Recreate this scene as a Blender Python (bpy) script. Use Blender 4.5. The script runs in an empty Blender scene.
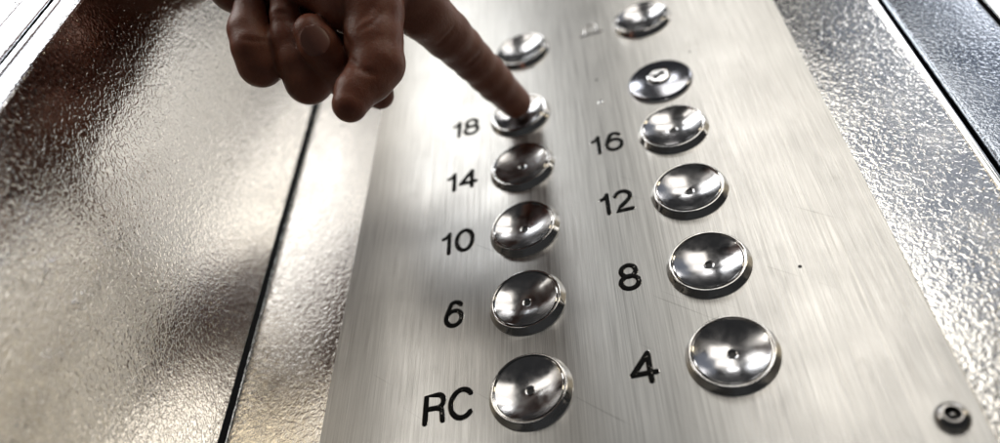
import bpy, bmesh, math, random
import numpy as np
from mathutils import Vector, Matrix

# Panel coordinates: u = right along the panel, v = up, w = out of the panel, unit = one button pitch (35 mm).
S = 0.035
Z0 = 1.3
def W(u, v, w=0.0): return Vector((u * S, -w * S, v * S + Z0))
def D(u, v, w=0.0): return Vector((u * S, -w * S, v * S))

sc = bpy.context.scene
col = sc.collection

# ------------------------------------------------------------------ camera
CAM_POS = [1.54868, -3.66344, 5.56014]
CAM_R = [[0.950151, -0.003764, -0.311767], [-0.221973, -0.710364, -0.667915], [-0.218955, 0.703824, -0.675788]]
F_PX = 759.936
cam = bpy.data.cameras.new('camera')
cam_o = bpy.data.objects.new('camera', cam)
col.objects.link(cam_o)
def dirw(r): return Vector((r[0], -r[2], r[1]))
right, down, fwd = (dirw(r) for r in CAM_R)
m = Matrix((right, -down, -fwd)).transposed().to_4x4()
m.translation = W(*CAM_POS)
cam_o.matrix_world = m
cam.sensor_width = 36
cam.lens = F_PX / 1000 * 36
cam.clip_start = 0.002
cam.clip_end = 50
cam.dof.use_dof = True
cam.dof.focus_distance = 7.15 * S
cam.dof.aperture_fstop = 5.0
sc.camera = cam_o

# ------------------------------------------------------------------ world, exposure, lamps
wd = bpy.data.worlds.new('World'); sc.world = wd; wd.use_nodes = True
bg = wd.node_tree.nodes['Background']
bg.inputs[0].default_value = (0.95, 0.97, 1.0, 1); bg.inputs[1].default_value = 0.05
sc.view_settings.view_transform = 'Standard'; sc.view_settings.look = 'None'
sc.view_settings.exposure = 0.0; sc.view_settings.gamma = 1
sc.render.engine = 'CYCLES'
sc.cycles.max_bounces = 10; sc.cycles.glossy_bounces = 8; sc.cycles.diffuse_bounces = 4
sc.cycles.sample_clamp_indirect = 6

def lamp(name, su0, su1, sv0, sv1, dist, radiance, color):
    """ceiling lamp or added fill light facing the panel, spanning slopes u/w and v/w seen from the panel's middle"""
    cu, cv = (su0 + su1) / 2, (sv0 + sv1) / 2
    c0 = Vector((0.6, 2.5, 0)) + Vector((cu, cv, 1)) * dist
    n = Vector((cu, cv, 1)).normalized()
    wdt = (su1 - su0) * dist; hgt = (sv1 - sv0) * dist / math.sqrt(1 + cv * cv)
    L = bpy.data.lights.new(name, 'AREA'); L.shape = 'RECTANGLE'
    L.size = wdt * S; L.size_y = hgt * S
    L.energy = radiance * math.pi * L.size * L.size_y
    L.color = color
    o = bpy.data.objects.new(name, L); col.objects.link(o)
    z = Vector((n.x, -n.z, n.y)); x = Vector((1, 0, 0)); x = (x - z * x.dot(z)).normalized(); y = z.cross(x)
    mm = Matrix((x, y, z)).transposed().to_4x4(); mm.translation = W(*c0); o.matrix_world = mm
    return o
lamp('ceiling_lamp', -1.5, -.18, 1.20, 1.6, 24, 10.0, (.96, .985, 1))
lamp('ceiling_lamp', .05, .30, 1.18, 1.42, 24, 8.0, (1, .99, .975))
lamp('ceiling_lamp', -1.5, -.18, .78, 1.06, 26, 8.0, (1, .98, .94))
lamp('ceiling_lamp', .06, .48, .70, 1.06, 26, 4.0, (1, .96, .89))
lamp('back_wall_bounce', .08, .51, .26, .63, 26, 3.8, (1, .95, .87))  # added, like the next one: stands in for the warm lit back wall
lamp('back_wall_bounce', -1.2, -.24, .34, .63, 28, 3.8, (1, .95, .87))
lamp('side_fill', .54, 1.0, .4, 1.6, 28, .34, (.70, .80, 1))  # added dim bluish light for the right-hand steel to reflect
lamp('side_fill', 1.16, 2.1, 1.42, 2.5, 22, 6.5, (1, .99, .98))  # added bright fill, mirrored in the left wall
lamp('side_fill', 1.04, 1.8, .42, .72, 26, 5.0, (1, .86, .62))  # added warm fill to brighten the left wall

# ------------------------------------------------------------------ materials
def mat(name, **kw):
    m = bpy.data.materials.new(name); m.use_nodes = True
    b = m.node_tree.nodes['Principled BSDF']
    for k, v in kw.items():
        b.inputs[k.replace('_', ' ')].default_value = v
    return m, m.node_tree.nodes, m.node_tree.links, b
def noise(N, Lk, vec, scale, detail=2, rough=.5, dist=0):
    n = N.new('ShaderNodeTexNoise'); n.inputs['Scale'].default_value = scale
    n.inputs['Detail'].default_value = detail; n.inputs['Roughness'].default_value = rough
    n.inputs['Distortion'].default_value = dist
    Lk.new(vec, n.inputs['Vector']); return n.outputs['Fac']
def mapr(N, Lk, val, a, b, c, d):
    n = N.new('ShaderNodeMapRange'); Lk.new(val, n.inputs[0])
    for i, x in enumerate((a, b, c, d)): n.inputs[i + 1].default_value = x
    return n.outputs[0]
def math_(N, Lk, op, a, b=None):
    n = N.new('ShaderNodeMath'); n.operation = op
    for i, x in enumerate((a, b)):
        if x is None: continue
        if isinstance(x, (int, float)): n.inputs[i].default_value = x
        else: Lk.new(x, n.inputs[i])
    return n.outputs[0]
def mapping(N, Lk, vec, scale):
    n = N.new('ShaderNodeMapping'); n.inputs['Scale'].default_value = scale; Lk.new(vec, n.inputs[0]); return n.outputs[0]
def bump(N, Lk, h, strength, dist, b, prev=None):
    n = N.new('ShaderNodeBump'); n.inputs['Strength'].default_value = strength; n.inputs['Distance'].default_value = dist
    Lk.new(h, n.inputs['Height'])
    if prev is not None: Lk.new(prev, n.inputs['Normal'])
    Lk.new(n.outputs[0], b.inputs['Normal']); return n.outputs[0]
def coord(N, out='Object'):
    return N.new('ShaderNodeTexCoord').outputs[out]
def colmix(N, Lk, fac, a, b, sock):
    n = N.new('ShaderNodeMix'); n.data_type = 'RGBA'
    Lk.new(fac, n.inputs[0]); n.inputs[6].default_value = (*a, 1); n.inputs[7].default_value = (*b, 1)
    Lk.new(n.outputs[2], sock); return n

# brushed stainless plate, brushing runs up and down
M_plate, N, Lk, b = mat('brushed_steel', Metallic=1.0, Roughness=.3, Anisotropic=.8, Anisotropic_Rotation=.25)
tc = coord(N)
fine = noise(N, Lk, mapping(N, Lk, tc, (3200, 1, 40)), 1, 2, .6)
mid = noise(N, Lk, mapping(N, Lk, tc, (900, 1, 14)), 1, 3, .6)
blot = noise(N, Lk, tc, 45, 3, .6)
br = math_(N, Lk, 'ADD', math_(N, Lk, 'MULTIPLY', fine, .6), math_(N, Lk, 'MULTIPLY', mid, .5))
bump(N, Lk, br, .35, .00003, b)
smear = noise(N, Lk, mapping(N, Lk, tc, (1, 1, .5)), 110, 5, .7, .8)
rr = math_(N, Lk, 'ADD', math_(N, Lk, 'ADD', mapr(N, Lk, mid, .3, .7, .36, .48), mapr(N, Lk, blot, .3, .7, -.03, .03)), mapr(N, Lk, smear, .58, .72, 0, .04))
Lk.new(rr, b.inputs['Roughness'])
rot = N.new('ShaderNodeMapping'); rot.inputs['Rotation'].default_value = (0, .9, 0); Lk.new(tc, rot.inputs[0])
scr_n = noise(N, Lk, mapping(N, Lk, rot.outputs[0], (1100, 1, 14)), 1, 1, .5)
scr_m = math_(N, Lk, 'MULTIPLY', mapr(N, Lk, scr_n, .70, .74, 0, .35), mapr(N, Lk, noise(N, Lk, tc, 70, 1), .5, .6, 0, 1))
cfac = math_(N, Lk, 'SUBTRACT', math_(N, Lk, 'SUBTRACT', mapr(N, Lk, br, .35, .75, 0, 1), scr_m), mapr(N, Lk, smear, .60, .75, 0, .05))
colmix(N, Lk, cfac, (.46, .45, .43), (.90, .89, .86), b.inputs['Base Color'])
tg = N.new('ShaderNodeTangent'); tg.direction_type = 'UV_MAP'; tg.uv_map = 'UVMap'
Lk.new(tg.outputs[0], b.inputs['Tangent'])

# leather-grain embossed stainless of the cabin walls
def grain(name, base, rough, strength, scale=1.0):
    M, N, Lk, b = mat(name, Metallic=1.0, Roughness=rough, Base_Color=(*base, 1))
    tc = coord(N)
    n1 = noise(N, Lk, tc, 620 * scale, 1.5, .45, .9)
    h = mapr(N, Lk, n1, .36, .64, 0, 1)
    bump(N, Lk, h, 1.0, strength * .0001, b)
    blot = noise(N, Lk, tc, 60, 3, .6)
    Lk.new(mapr(N, Lk, blot, .3, .7, rough - .05, rough + .07), b.inputs['Roughness'])
    return M
M_grain = grain('grained_steel', (.77, .755, .73), .17, .50, 1.0)
M_grain_side = grain('grained_steel_side', (.76, .73, .69), .12, .75, 1.1)
M_frame = grain('grained_frame_steel', (.85, .86, .9), .14, .5, .8)
M_grain_right = grain('grained_steel_dim_reflection', (.34, .37, .42), .2, .5, 1.2)  # same steel, with a dim bluish reflection put into its base colour
M_edge = mat('polished_edge', Metallic=1.0, Roughness=.15, Base_Color=(.75, .75, .74, 1))[0]
M_gap = mat('dark_gap', Roughness=.8, Specular_IOR_Level=.1, Base_Color=(.003, .003, .003, 1))[0]
M_hole = mat('black_hole', Roughness=.5, Base_Color=(.004, .004, .004, 1))[0]

def chrome(name, base, r0, r1, sc_=300):
    M, N, Lk, b = mat(name, Metallic=1.0, Base_Color=(*base, 1))
    tc = coord(N)
    n = noise(N, Lk, tc, sc_, 4, .65, .5)
    Lk.new(mapr(N, Lk, n, .3, .7, r0, r1), b.inputs['Roughness'])
    n2 = noise(N, Lk, tc, sc_ * .7, 2, .5)
    bump(N, Lk, n2, .25, .00006, b)
    return M
M_chrome = chrome('polished_steel_rim', (.52, .51, .50), .04, .10)
M_dish = chrome('polished_steel_dish', (.40, .395, .40), .10, .26, 220)
M_screw = chrome('dark_steel', (.34, .33, .32), .12, .22)
M_key = chrome('satin_key_disc', (.34, .345, .38), .10, .16)

M_ink, N, Lk, b = mat('black_engraving', Roughness=.5, Specular_IOR_Level=.05, Base_Color=(.006, .006, .006, 1))
n = noise(N, Lk, coord(N), 900, 3, .6)
wear = mapr(N, Lk, n, .66, .70, 0, .75)
colmix(N, Lk, wear, (.006, .006, .006), (.4, .38, .35), b.inputs['Base Color'])
Lk.new(wear, b.inputs['Metallic'])

M_skin, N, Lk, b = mat('skin', Roughness=.42, Base_Color=(.4, .2, .13, 1))
tc = coord(N)
n1 = noise(N, Lk, tc, 90, 3, .6)
cm = colmix(N, Lk, mapr(N, Lk, n1, .3, .7, 0, 1), (.18, .058, .033), (.25, .095, .055), b.inputs['Base Color'])
b.inputs['Subsurface Weight'].default_value = .6
b.inputs['Subsurface Radius'].default_value = (1, .35, .2)
b.inputs['Subsurface Scale'].default_value = .004
b.inputs['Specular IOR Level'].default_value = .4
vor = N.new('ShaderNodeTexVoronoi'); vor.inputs['Scale'].default_value = 1500; vor.feature = 'DISTANCE_TO_EDGE'; Lk.new(tc, vor.inputs['Vector'])
n2 = noise(N, Lk, tc, 420, 4, .65, .6)
h = math_(N, Lk, 'ADD', math_(N, Lk, 'MULTIPLY', vor.outputs['Distance'], .5), math_(N, Lk, 'MULTIPLY', n2, 1.4))
bump(N, Lk, h, .5, .0003, b)
M_nail = mat('nail', Roughness=.34, Base_Color=(.19, .08, .058, 1))[0]
M_sleeve, N, Lk, b = mat('dark_sleeve_cloth', Roughness=.9, Base_Color=(.02, .02, .025, 1))
bump(N, Lk, noise(N, Lk, coord(N), 900, 3), .4, .0005, b)

# ------------------------------------------------------------------ helpers
def link(name, me, m=None, parent=None, loc=None):
    o = bpy.data.objects.new(name, me); col.objects.link(o)
    if m is not None: me.materials.append(m)
    if parent is not None: o.parent = parent
    if loc is not None: o.location = loc
    return o
def tag(o, label=None, cat=None, group=None, kind=None):
    for k, v in (('label', label), ('category', cat), ('group', group), ('kind', kind)):
        if v: o[k] = v
    return o
def empty(name, loc):
    o = bpy.data.objects.new(name, None); o.empty_display_size = .01; o.location = loc; col.objects.link(o); return o
def smooth(me, ang=None):
    for p in me.polygons: p.use_smooth = True
    if ang is not None: me.set_sharp_from_angle(angle=math.radians(ang))
def mesh(name, vs, fs):
    me = bpy.data.meshes.new(name); me.from_pydata([tuple(v) for v in vs], [], fs); me.update(); return me
def lathe(name, prof, n=96, closed_end=False, ang=35):
    """profile of (radius, height) turned about the w axis"""
    vs, fs = [], []
    for r, w in prof:
        for k in range(n):
            a = 2 * math.pi * k / n
            vs.append(D(r * math.cos(a), r * math.sin(a), w))
    for i in range(len(prof) - 1):
        for k in range(n):
            k2 = (k + 1) % n
            fs.append((i * n + k, (i + 1) * n + k, (i + 1) * n + k2, i * n + k2))
    if closed_end: fs.append(tuple((len(prof) - 1) * n + k for k in range(n)))
    me = mesh(name, vs, fs)
    bm = bmesh.new(); bm.from_mesh(me); bmesh.ops.recalc_face_normals(bm, faces=bm.faces); 
    bm.to_mesh(me); bm.free()
    # outward = away from the wall
    smooth(me, ang); return me
def prism(name, outline, w0, w1, bev=0, seg=2, uv=False, origin=(0, 0)):
    """a slab with the given (u, v) outline between two heights"""
    bm = bmesh.new()
    lo = [bm.verts.new(D(u - origin[0], v - origin[1], w0)) for u, v in outline]
    hi = [bm.verts.new(D(u - origin[0], v - origin[1], w1)) for u, v in outline]
    n = len(lo)
    top = bm.faces.new(hi); bm.faces.new(lo[::-1])
    for i in range(n): bm.faces.new((lo[i], lo[(i + 1) % n], hi[(i + 1) % n], hi[i]))
    bmesh.ops.recalc_face_normals(bm, faces=bm.faces)
    if bev:
        ed = [e for e in bm.edges if all(v in hi for v in e.verts)]
        bmesh.ops.bevel(bm, geom=ed, offset=bev * S, segments=seg, affect='EDGES', profile=.5)
    if uv:
        l = bm.loops.layers.uv.new('UVMap')
        for f in bm.faces:
            for lp in f.loops: lp[l].uv = (lp.vert.co.x * 10, lp.vert.co.z * 10)
    me = bpy.data.meshes.new(name); bm.to_mesh(me); bm.free(); return me
def wire(path, rw, rh, w, n=10, closed=False):
    """flattened tube along a (u, v) path: half-width rw, half-height rh; returns verts, faces"""
    P = [Vector(p) for p in path]; vs = []; fs = []; rings = []
    def ring(c, d, s):
        nrm = Vector((-d.y, d.x)); base = len(vs)
        for k in range(n):
            a = 2 * math.pi * k / n
            q = c + nrm * (rw * s * math.cos(a)); vs.append(D(q.x, q.y, w + rh * s * math.sin(a)))
        rings.append(base)
    m_ = len(P)
    for i in range(m_):
        if closed: d = (P[(i + 1) % m_] - P[i - 1]).normalized()
        else: d = (P[min(i + 1, m_ - 1)] - P[max(i - 1, 0)]).normalized()
        if i == 0 and not closed:
            for t in (85, 60, 35, 15): ring(P[0] - d * rw * math.sin(math.radians(t)), d, math.cos(math.radians(t)))
        ring(P[i], d, 1)
        if i == m_ - 1 and not closed:
            for t in (15, 35, 60, 85): ring(P[-1] + d * rw * math.sin(math.radians(t)), d, math.cos(math.radians(t)))
    R_ = rings + ([rings[0]] if closed else [])
    for a, c in zip(R_[:-1], R_[1:]):
        for k in range(n): fs.append((a + k, a + (k + 1) % n, c + (k + 1) % n, c + k))
    return vs, fs
def wires(name, paths, rw, rh, w, step=.0012):
    V, F = [], []
    for i, (p, cl) in enumerate(paths):
        vs, fs = wire(p, rw, rh, w + i * step, closed=cl); o = len(V)
        V += vs; F += [tuple(k + o for k in f) for f in fs]
    me = mesh(name, V, F); 
    bm = bmesh.new(); bm.from_mesh(me); bmesh.ops.recalc_face_normals(bm, faces=bm.faces); bm.to_mesh(me); bm.free()
    smooth(me); return me

# ------------------------------------------------------------------ the cabin walls (setting)
PW = -.08                      # face of the button plate
WW = -.115                     # face of the wall panel behind it
def rect(u0, u1, v0, v1): return [(u0, v0), (u1, v0), (u1, v1), (u0, v1)]
wall = link('front_wall', prism('front_wall', rect(-3.17, 4.325, -22, 34), WW - .06, WW, .03, 4), M_grain, None, W(0, 0)); smooth(wall.data, 60)
tag(wall, 'grained steel wall panel behind the button plate', None, None, 'structure')
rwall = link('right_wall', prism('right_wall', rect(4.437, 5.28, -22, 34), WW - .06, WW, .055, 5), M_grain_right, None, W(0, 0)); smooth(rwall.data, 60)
tag(rwall, 'grained steel panel right of the black seam, coloured with its blue-grey reflection', None, None, 'structure')
back = link('wall_backing', prism('wall_backing', rect(-3.6, 12, -22, 34), WW - .35, WW - .2), M_gap, None, W(0, 0)); tag(back, kind='structure')

def sheet(name, u0, w0, u1, w1, th, m, v0=-22, v1=34):
    """upright sheet from (u0, w0) to (u1, w1) seen from above, th thick to its left"""
    a = Vector((u0, w0)); c_ = Vector((u1, w1)); d = (c_ - a).normalized(); nrm = Vector((-d.y, d.x)) * th
    Q = [a, c_, c_ + nrm, a + nrm]
    bm = bmesh.new()
    lo = [bm.verts.new(D(q.x, v0, q.y)) for q in Q]; hi = [bm.verts.new(D(q.x, v1, q.y)) for q in Q]
    bm.faces.new(hi); bm.faces.new(lo[::-1])
    for i in range(4): bm.faces.new((lo[i], lo[(i + 1) % 4], hi[(i + 1) % 4], hi[i]))
    bmesh.ops.recalc_face_normals(bm, faces=bm.faces)
    ed = [e for e in bm.edges if abs((e.verts[0].co - e.verts[1].co).z) > 20 * S]
    bmesh.ops.bevel(bm, geom=ed, offset=.02 * S, segments=3, affect='EDGES', profile=.5)
    me = bpy.data.meshes.new(name); bm.to_mesh(me); bm.free(); smooth(me, 60)
    return link(name, me, m, None, W(0, 0))
lw = sheet('left_wall', -3.175, -.05, -3.175, 3.40, .08, M_grain_side)
tag(lw, 'grained steel side wall standing left of the button panel', None, None, 'structure')
et = sheet('wall_edge', 4.33, WW + .002, 4.40, WW - .02, -.05, M_edge)
tag(et, kind='structure')
# door jamb beyond the side wall: two grained strips with a groove between them
def jp(t, off=0.0): return (-3.172 - .925 * t + .38 * off, 3.405 + .38 * t + .925 * off)
for t0, t1, off in ((0, 0.171, 0), (0.175, 0.241, .004), (0.277, 0.498, 0), (0.503, 2.2, -.01)):
    a, c_ = jp(t0, off), jp(t1, off)
    j = sheet('door_frame', a[0], a[1], c_[0], c_[1], .05, M_edge if .05 > t1 - t0 else M_frame)
    tag(j, None, None, None, 'structure')
a, c_ = jp(.06, -.12), jp(2.2, -.12)
tag(sheet('door_frame_backing', a[0], a[1], c_[0], c_[1], .04, M_gap), kind='structure')
a = (5.30, WW + .0); c_ = (7.2, WW + 1.3)
tag(sheet('right_door_frame', a[0], a[1], c_[0], c_[1], -.05, M_edge), kind='structure')

# ------------------------------------------------------------------ button plate with its numbers
plate = link('button_plate', prism('button_plate', [(-2.10, -3), (3.345, -3), (3.325, 9.5), (-1.955, 9.5)], WW, PW, .012, 2, uv=True), M_plate, None, W(0, 0))
tag(plate, 'tall brushed steel elevator plate with engraved floor numbers', 'button plate')

def arc(cx, cy, rx, ry, a0, a1, n=18):
    return [(cx + rx * math.cos(math.radians(a0 + (a1 - a0) * i / n)), cy + ry * math.sin(math.radians(a0 + (a1 - a0) * i / n))) for i in range(n + 1)]
G = {   # strokes in a box one unit tall
 '1': (.36, [([(.25, .98), (.25, 0)], False), ([(.03, .77), (.14, .81), (.24, .95)], False)]),
 '0': (.66, [(arc(.33, .5, .29, .5, 0, 350, 32), True)]),
 '2': (.62, [(arc(.31, .70, .27, .29, 165, -20, 16) + [(.44, .45), (.2, .22), (.04, .01), (.60, .01)], False)]),
 '4': (.64, [([(.47, 0), (.47, .97)], False), ([(.47, .97), (.03, .28)], False), ([(.03, .28), (.62, .28)], False)]),
 '6': (.62, [(arc(.34, .66, .25, .33, 35, 120, 8) + [(.10, .62), (.05, .42)] + arc(.32, .32, .27, .31, 180, 525, 28), False)]),
 '8': (.60, [(arc(.30, .74, .23, .25, 0, 348, 26), True), (arc(.30, .25, .28, .27, 0, 349, 28), True)]),
 'R': (.66, [([(.04, 0), (.04, .98), (.40, .98)] + arc(.40, .74, .20, .24, 85, -85, 10) + [(.06, .50)], False), ([(.40, .49), (.55, .42), (.58, .25), (.60, .02)], False)]),
 'C': (.74, [(arc(.40, .5, .35, .51, 42, 318, 30), False)]),
}
def number(text, u0, v0, h, sx=1.0, gap=.14):
    paths = []; x = 0
    for chx in text:
        wd_, strokes = G[chx]
        for p, cl in strokes: paths.append(([((x + px * sx) * h, py * h) for px, py in p], cl))
        x += wd_ * sx + gap
    o = link('floor_number', wires('floor_number', paths, .0243, .005, PW + .0015), M_ink, plate, D(u0, v0, 0))
    tag(o, 'engraved black ' + ('letters ' if text == 'RC' else 'number ') + text)
    r = link('engraved_edge', wires('engraved_edge', paths, .0295, .0022, PW + .0003, .0003), M_chrome, o)
    return o
number('RC', -1.015, -.135, .285, 1.08)
number('6', -.865, .905, .30, 1.01)
number('10', -.945, 1.905, .295, 1.07)
number('14', -.925, 2.905, .28, 1.12)
number('18', -.895, 3.90, .28, 1.10)
number('4', .90, -.105, .29, 1.20)
number('8', .925, .925, .285, 1.06)
number('12', .845, 1.955, .285, 1.02)
number('16', .835, 2.925, .285, 1.10)
sq = wires('light_symbol', [([(.04, .0), (.05, .21), (.21, .21), (.22, 0)], False), ([(-.02, -.01), (.28, -.01)], False)], .014, .010, PW + .003)
tag(link('light_symbol', sq, M_chrome, plate, D(.90, 5.38, 0)), 'small raised square symbol on a line')
for (u, v, r) in ((1.013, 3.853, .026), (1.007, 4.316, .012), (2.51, .778, .013), (2.183, 4.378, .010)):
    o = link('pinhole', lathe('pinhole', [(r * 1.35, PW + .0008), (r, PW + .003), (r * .7, PW + .001), (.0005, PW + .0006)], 24), M_hole if r < .02 else M_chrome, plate, D(u, v, 0))

# security screw at the lower right corner
scr = link('screw', lathe('screw', [(.118, PW - .002), (.122, PW + .012), (.112, PW + .04), (.09, PW + .062), (.068, PW + .072), (.058, PW + .07), (.052, PW + .055)], 64, False, 50), M_screw, plate, D(3.125, -.84, 0))
tag(scr, 'round dark security screw')
link('socket', lathe('socket', [(.052, PW + .055), (.05, PW + .02), (.0005, PW + .018)], 32), M_hole, scr)
link('centre_pin', lathe('centre_pin', [(.016, PW + .02), (.016, PW + .052), (.010, PW + .058), (.0005, PW + .06)], 24), M_chrome, scr)

# ------------------------------------------------------------------ buttons
bez_me = lathe('bezel', [(.388, PW - .004), (.389, PW + .006), (.384, PW + .012), (.356, -.009), (.351, -.002), (.346, 0), (.335, -.001), (.331, -.004), (.328, -.020), (.323, -.020), (.321, -.004), (.317, -.001), (.314, -.003), (.309, -.006)], 128, False, 40)
bez_me.materials.append(M_chrome)
prof = []
for i in range(15):
    r = .309 - (.309 - .038) * i / 14
    prof.append((r, -.006 - .064 * (1 - (r / .309) ** 2)))
prof += [(.033, -.072), (.029, -.078)]
dish_me = lathe('dish', prof, 128, False, 60); dish_me.materials.append(M_dish)
hole_me = lathe('pinhole', [(.0295, -.076), (.029, -.0784), (.0005, -.0786)], 24); hole_me.materials.append(M_hole)
def button(u, v, label):
    t = empty('floor_button', W(u, v, 0))
    tag(t, label, 'elevator button', 'round concave steel buttons in two columns')
    for nm, me in (('bezel', bez_me), ('dish', dish_me), ('centre_hole', hole_me)):
        o = bpy.data.objects.new(nm, me); col.objects.link(o); o.parent = t
        o.rotation_euler = (0, hash_rot(u, v), 0)
    return t
def hash_rot(u, v): return (u * 12.9898 + v * 78.233) % 6.283
CX = 1.755
button(0, 0, 'concave steel button right of the letters RC, lowest in the left column')
button(0, 1, 'concave steel button right of the number 6, second from the bottom of the left column')
button(0, 2, 'concave steel button right of the number 10, midway up the left column')
button(0, 3, 'concave steel button right of the number 14, directly under the finger-pressed one')
button(0, 3.98, 'concave steel button beside the number 18, pressed by the fingertip')
button(.06, 5.39, 'unnumbered steel button at the top of the left column, above the fingertip')
button(CX, 0, 'concave steel button right of the number 4, nearest the lower right screw')
button(CX, 1, 'concave steel button right of the number 8, just above the button for 4')
button(CX, 2, 'concave steel button right of the number 12, middle of the right column')
button(CX, 3, 'concave steel button right of the number 16, directly below the key switch')
button(1.72, 5.34, 'unnumbered steel button beside the small square symbol, above the key switch')

# key switch
k = empty('key_switch', W(1.75, 3.93, 0)); tag(k, 'flat dark steel disc with a keyhole lock, above the button 16', 'key switch')
link('disc', lathe('disc', [(.385, PW - .004), (.386, PW + .012), (.378, PW + .035), (.362, PW + .052), (.35, PW + .056), (.0005, PW + .056)], 128, False, 30), M_key, k)
cy = link('lock_cylinder', lathe('lock_cylinder', [(.150, PW + .055), (.148, PW + .072), (.138, PW + .084), (.125, PW + .086), (.115, PW + .074), (.0005, PW + .074)], 64, False, 40), M_chrome, k, D(0, .045, 0))
key_slot = prism('keyhole', [(-.075, -.028), (.03, -.028), (.03, -.05), (.06, -.05), (.06, -.028), (.075, -.028), (.075, .022), (-.02, .022), (-.02, .042), (-.055, .042), (-.055, .022), (-.075, .022)], PW + .07, PW + .0765)
ks = link('keyhole', key_slot, M_hole, cy); ks.rotation_euler = (0, math.radians(-35), 0)

# ------------------------------------------------------------------ the hand
PALM = [[[-1.434, 3.996, 2.962, 0.595], [-1.55, 4.35, 4.7, 0.72], [-1.45, 5.0, 7.0, 0.85], [-1.0, 8.0, 14.0, 1.3]],
  [[-0.964, 3.836, 2.717, 0.53], [-1.55, 4.35, 4.7, 0.72]],
  [[-0.523, 3.396, 2.486, 0.365], [-0.86, 3.869, 2.939, 0.5]],
  [[-1.224, 4.276, 2.445, 0.371], [-1.434, 3.996, 2.962, 0.595]],
  [[-1.841, 4.597, 2.535, 0.362], [-1.423, 4.032, 2.996, 0.513]],
  [[-2.386, 4.679, 2.649, 0.366], [-1.704, 4.07, 3.126, 0.493]],
  [[-2.024, 3.372, 2.872, 0.348], [-1.725, 3.605, 3.241, 0.428], [-1.55, 4.35, 4.7, 0.72]],
  [[-2.887, 4.839, 2.682, 0.468], [-1.704, 4.07, 3.126, 0.493]],
  [[-2.807, 4.629, 3.178, 0.575], [-1.698, 3.843, 3.332, 0.454], [-1.55, 4.35, 4.7, 0.72]],
  [[-1.256, 3.07, 2.827, 0.246], [-0.93, 2.828, 2.544, 0.235]],
  [[-1.224, 3.465, 2.192, 0.249], [-1.31, 3.227, 1.899, 0.209]],
  [[-1.256, 3.07, 2.827, 0.246], [-0.924, 3.439, 3.105, 0.426], [-1.55, 4.35, 4.7, 0.72]],
  [[-0.93, 2.828, 2.544, 0.235], [-0.696, 3.304, 2.889, 0.398]]]
FINGERS = [[[-0.527, 3.382, 2.473, 0.592], 0.12, [[0.0, 3.985, 0.145, 0.197], [-0.104, 3.832, 0.584, 0.213], [-0.156, 3.778, 0.796, 0.223], [-0.22, 3.685, 1.061, 0.226], [-0.274, 3.613, 1.299, 0.239], [-0.331, 3.5, 1.569, 0.257], [-0.435, 3.326, 2.015, 0.286], [-0.529, 3.254, 2.487, 0.341]]],
  [[-2.398, 4.638, 2.611, 0.504], 0.12, [[-1.881, 2.927, 2.733, 0.159], [-1.908, 2.746, 2.627, 0.194], [-1.875, 2.587, 2.525, 0.205], [-1.871, 2.519, 2.378, 0.215], [-2.242, 3.618, 2.312, 0.225], [-2.421, 4.686, 2.594, 0.311]]],
  [[-1.858, 4.541, 2.482, 0.498], 0.12, [[-1.549, 3.021, 2.724, 0.125], [-1.529, 2.802, 2.636, 0.133], [-1.55, 2.647, 2.482, 0.166], [-1.509, 2.492, 2.307, 0.199], [-1.469, 2.408, 2.134, 0.227], [-1.784, 3.616, 2.161, 0.247], [-1.858, 4.541, 2.482, 0.317]]],
  [[-1.238, 4.229, 2.401, 0.481], 0.12, [[-1.269, 2.561, 2.523, 0.162], [-1.225, 2.475, 2.419, 0.181], [-1.199, 2.454, 2.242, 0.188], [-1.228, 2.557, 1.988, 0.18], [-1.246, 2.888, 1.599, 0.177], [-1.124, 2.959, 1.411, 0.138], [-1.12, 3.162, 1.917, 0.258], [-1.218, 4.229, 2.394, 0.328]]],
  [[-0.822, 3.332, 2.812, 0.672], 0.16, [[-0.976, 1.855, 2.093, 0.162], [-0.923, 1.998, 2.121, 0.185], [-0.813, 2.148, 2.123, 0.219], [-0.723, 2.281, 2.159, 0.243], [-0.732, 2.499, 2.285, 0.264], [-0.724, 2.774, 2.42, 0.296], [-0.736, 3.196, 2.642, 0.336], [-0.819, 3.601, 2.943, 0.448]]]]
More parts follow.
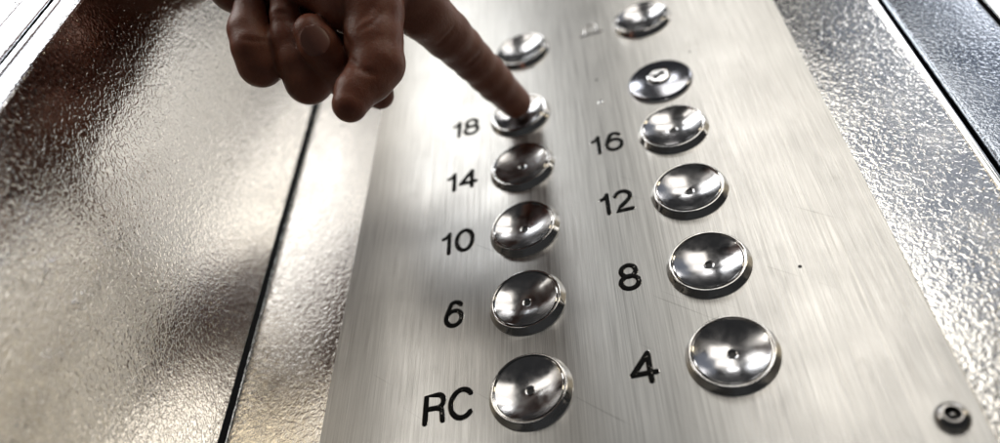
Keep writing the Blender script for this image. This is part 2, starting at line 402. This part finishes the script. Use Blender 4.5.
CREASES = [[[-0.842, 2.643, 2.754, 0.03], [-0.916, 2.546, 2.617, 0.03]],
  [[-0.916, 2.546, 2.617, 0.03], [-1.015, 2.556, 2.484, 0.03]],
  [[-1.015, 2.556, 2.484, 0.03], [-0.96, 2.425, 2.455, 0.03]],
  [[-0.96, 2.425, 2.455, 0.03], [-0.892, 2.286, 2.423, 0.03]],
  [[-0.891, 2.153, 2.355, 0.022], [-0.808, 2.03, 2.337, 0.022]],
  [[-0.808, 2.03, 2.337, 0.022], [-0.735, 1.985, 2.287, 0.022]],
  [[-0.735, 1.985, 2.287, 0.022], [-0.684, 1.985, 2.246, 0.022]],
  [[-0.755, 2.401, 2.556, 0.014], [-0.672, 2.459, 2.578, 0.014]],
  [[-0.672, 2.459, 2.578, 0.014], [-0.589, 2.543, 2.604, 0.014]],
  [[-0.746, 2.327, 2.512, 0.012], [-0.629, 2.366, 2.515, 0.012]],
  [[-0.629, 2.366, 2.515, 0.012], [-0.547, 2.5, 2.531, 0.012]],
  [[-1.861, 2.458, 2.711, 0.012], [-1.76, 2.441, 2.655, 0.012]],
  [[-1.76, 2.441, 2.655, 0.012], [-1.677, 2.501, 2.599, 0.012]],
  [[-1.533, 2.688, 2.742, 0.012], [-1.436, 2.69, 2.698, 0.012]],
  [[-0.387, 3.161, 1.667, 0.012], [-0.262, 3.168, 1.723, 0.012]],
  [[-0.262, 3.168, 1.723, 0.012], [-0.152, 3.257, 1.757, 0.012]],
  [[-0.242, 3.372, 1.202, 0.012], [-0.137, 3.401, 1.231, 0.012]],
  [[-0.137, 3.401, 1.231, 0.012], [-0.047, 3.488, 1.253, 0.012]]]
NAILS = [{"p": [-1.179, 2.331, 2.543], "n": [0.236, -0.738, 0.633], "a": [0.364, -0.537, -0.761], "l": 0.285, "w": 0.27}]

def seg_dist(P, a, b):
    """distance from points to a tapered capsule between joints a and b, each (u, v, w, radius)"""
    a = np.asarray(a, np.float32); b = np.asarray(b, np.float32)
    ab = b[:3] - a[:3]
    t = np.clip(((P - a[:3]) @ ab) / max(float(ab @ ab), 1e-9), 0, 1)
    d = P - a[:3] - t[..., None] * ab
    return np.sqrt((d * d).sum(-1)) - (a[3] + t * (b[3] - a[3]))

def smin(a, b, k):
    h = np.clip(k - np.abs(a - b), 0, None) / k
    return np.minimum(a, b) - h * h * k * 0.25

def chain_dist(P, ch, k=0.05):
    D = None
    for a, b in zip(ch[:-1], ch[1:]):
        d = seg_dist(P, a, b)
        D = d if D is None else smin(D, d, k)
    return D

def hand_dist(P, palm, fingers, creases, F=None):
    D = None
    for ch in palm:
        d = chain_dist(P, ch, .1)
        D = d if D is None else smin(D, d, .16)
    for base, kb, ch in fingers:                 # base = the joint where the finger grows out of the palm
        d = chain_dist(P, ch)
        q = P - np.asarray(base[:3], np.float32)
        near = np.clip(1.35 - np.sqrt((q * q).sum(-1)) / base[3], 0, 1)
        D = smin(D, d, .014 + kb * near)
    for a, b in creases:
        D = -smin(-D, seg_dist(P, a, b), .03)
    return D


def surface_nets(F, org, h):
    nx, ny, nz = F.shape
    s = F < 0
    c8 = [s[i:nx - 1 + i, j:ny - 1 + j, l:nz - 1 + l] for i in (0, 1) for j in (0, 1) for l in (0, 1)]
    allin = np.logical_and.reduce(c8); anyin = np.logical_or.reduce(c8)
    act = np.argwhere(anyin & ~allin)
    idx = -np.ones((nx - 1, ny - 1, nz - 1), np.int64); idx[tuple(act.T)] = np.arange(len(act))
    acc = np.zeros((len(act), 3)); cnt = np.zeros(len(act))
    cor = [(i, j, l) for i in (0, 1) for j in (0, 1) for l in (0, 1)]
    for a in cor:
        for ax in range(3):
            if a[ax]: continue
            c2 = list(a); c2[ax] = 1
            fa = F[tuple((act + a).T)]; fb = F[tuple((act + c2).T)]
            mk = (fa < 0) != (fb < 0)
            t = np.where(mk, fa / np.where(mk, fa - fb, 1), 0)
            p = np.array(a, float)[None].repeat(len(act), 0); p[:, ax] += t
            acc += p * mk[:, None]; cnt += mk
    V = (act + acc / cnt[:, None]) * h + org
    Q = []
    for ax in range(3):
        sl0 = [slice(None)] * 3; sl1 = [slice(None)] * 3
        sl0[ax] = slice(0, -1); sl1[ax] = slice(1, None)
        cr = s[tuple(sl0)] != s[tuple(sl1)]
        e = np.argwhere(cr); o1, o2 = [(1, 2), (2, 0), (0, 1)][ax]
        ok = (e[:, o1] > 0) & (e[:, o2] > 0) & (e[:, o1] < F.shape[o1] - 1) & (e[:, o2] < F.shape[o2] - 1); e = e[ok]
        ins = s[tuple(e.T)]
        def cell(d1, d2):
            q = e.copy(); q[:, o1] -= d1; q[:, o2] -= d2; return idx[tuple(q.T)]
        q = np.stack([cell(1, 1), cell(0, 1), cell(0, 0), cell(1, 0)], 1)
        q[~ins] = q[~ins][:, ::-1]
        Q.append(q)
    return V, np.concatenate(Q)

def build_hand():
    h = .022
    lo = np.array([-3.7, 1.2, -.15]); hi = np.array([.35, 6.4, 7.2])
    n = np.ceil((hi - lo) / h).astype(int)
    F = np.full(n, 1.0, np.float32)
    # evaluate in slabs, skipping points far from the hand with a coarse pass
    B = 12
    for i in range(0, n[0], B):
        for j in range(0, n[1], B):
            xs = lo[0] + h * np.arange(i, min(i + B, n[0])); ys = lo[1] + h * np.arange(j, min(j + B, n[1]))
            for l in range(0, n[2], B):
                zs = lo[2] + h * np.arange(l, min(l + B, n[2]))
                cpt = np.array([[xs.mean(), ys.mean(), zs.mean()]], np.float32)
                d = float(hand_dist(cpt, PALM, FINGERS, [])[0])
                if abs(d) > h * B * .87 + .12:
                    F[i:i + len(xs), j:j + len(ys), l:l + len(zs)] = d; continue
                P = np.stack(np.meshgrid(xs, ys, zs, indexing='ij'), -1).astype(np.float32)
                near = [c for c in CREASES if np.linalg.norm(np.array(c[0][:3]) - cpt[0]) < .75]
                F[i:i + len(xs), j:j + len(ys), l:l + len(zs)] = hand_dist(P, PALM, FINGERS, near)
    F[:, :, -1] = 1.0
    V, Q = surface_nets(F, lo, h)
    Vw = np.stack([V[:, 0] * S, -V[:, 2] * S, V[:, 1] * S], 1)
    me = bpy.data.meshes.new('person'); me.from_pydata(Vw.tolist(), [], Q.tolist()); me.update()
    bm = bmesh.new(); bm.from_mesh(me)
    bmesh.ops.smooth_vert(bm, verts=bm.verts, factor=.5, use_axis_x=True, use_axis_y=True, use_axis_z=True)
    bmesh.ops.recalc_face_normals(bm, faces=bm.faces); bm.to_mesh(me); bm.free()
    smooth(me)
    return me
import time
t0_ = time.time()
person = link('person', build_hand(), M_skin, None, W(0, 0))
print('hand built in', round(time.time() - t0_, 1), 's', len(person.data.vertices))
tag(person, 'bare hand coming down from above, index finger extended onto the button 18, other fingers curled', 'person')

for N_ in NAILS:      # curved plates set on the fingertips
    n_ = dirw((N_['n'][0], N_['n'][1], N_['n'][2])).normalized(); a_ = dirw(N_['a']).normalized(); s_ = n_.cross(a_).normalized(); a_ = s_.cross(n_)
    V, F_ = [], []; na, ns = 14, 12
    for i in range(na + 1):
        for j in range(ns + 1):
            t = i / na * 2 - 1; q = j / ns * 2 - 1
            wq = math.sqrt(max(0, 1 - abs(t) ** 2.1)); x = q * wq * N_['w'] / 2; y = t * N_['l'] / 2
            z = .007 - 3.2 * x * x - .35 * y * y
            V.append((s_ * x + a_ * y + n_ * z) * S)
    for i in range(na):
        for j in range(ns):
            k0 = i * (ns + 1) + j; F_.append((k0, k0 + 1, k0 + ns + 2, k0 + ns + 1))
    me = mesh('fingernail', V, F_); smooth(me)
    o = link('fingernail', me, M_nail, person, W(*N_['p']) - person.location)
    md = o.modifiers.new('thick', 'SOLIDIFY'); md.thickness = .0006; md.offset = 0

# sleeve cuff above the wrist
V, F_ = [], []; n = 40; A_ = [(-1.5, 4.75, 6.2, .98), (-1.45, 5.0, 7.0, 1.05), (-1.2, 6.5, 10.5, 1.35), (-.9, 8.5, 15, 1.6)]
dd = Vector((.06, .38, .92)).normalized(); e1 = dd.cross(Vector((0, 1, 0))).normalized(); e2 = dd.cross(e1)
for i, (u, v, w, r) in enumerate(A_):
    for kk in range(n):
        a = 2 * math.pi * kk / n; rr_ = r * (1 + .03 * math.sin(5 * a + i))
        q = Vector((u, v, w)) + e1 * rr_ * math.cos(a) + e2 * rr_ * math.sin(a); V.append(D(*q))
for i in range(3):
    for kk in range(n): F_.append((i * n + kk, i * n + (kk + 1) % n, (i + 1) * n + (kk + 1) % n, (i + 1) * n + kk))
me = mesh('sleeve', V, F_); smooth(me)
o = link('sleeve', me, M_sleeve, person); md = o.modifiers.new('thick', 'SOLIDIFY'); md.thickness = .003
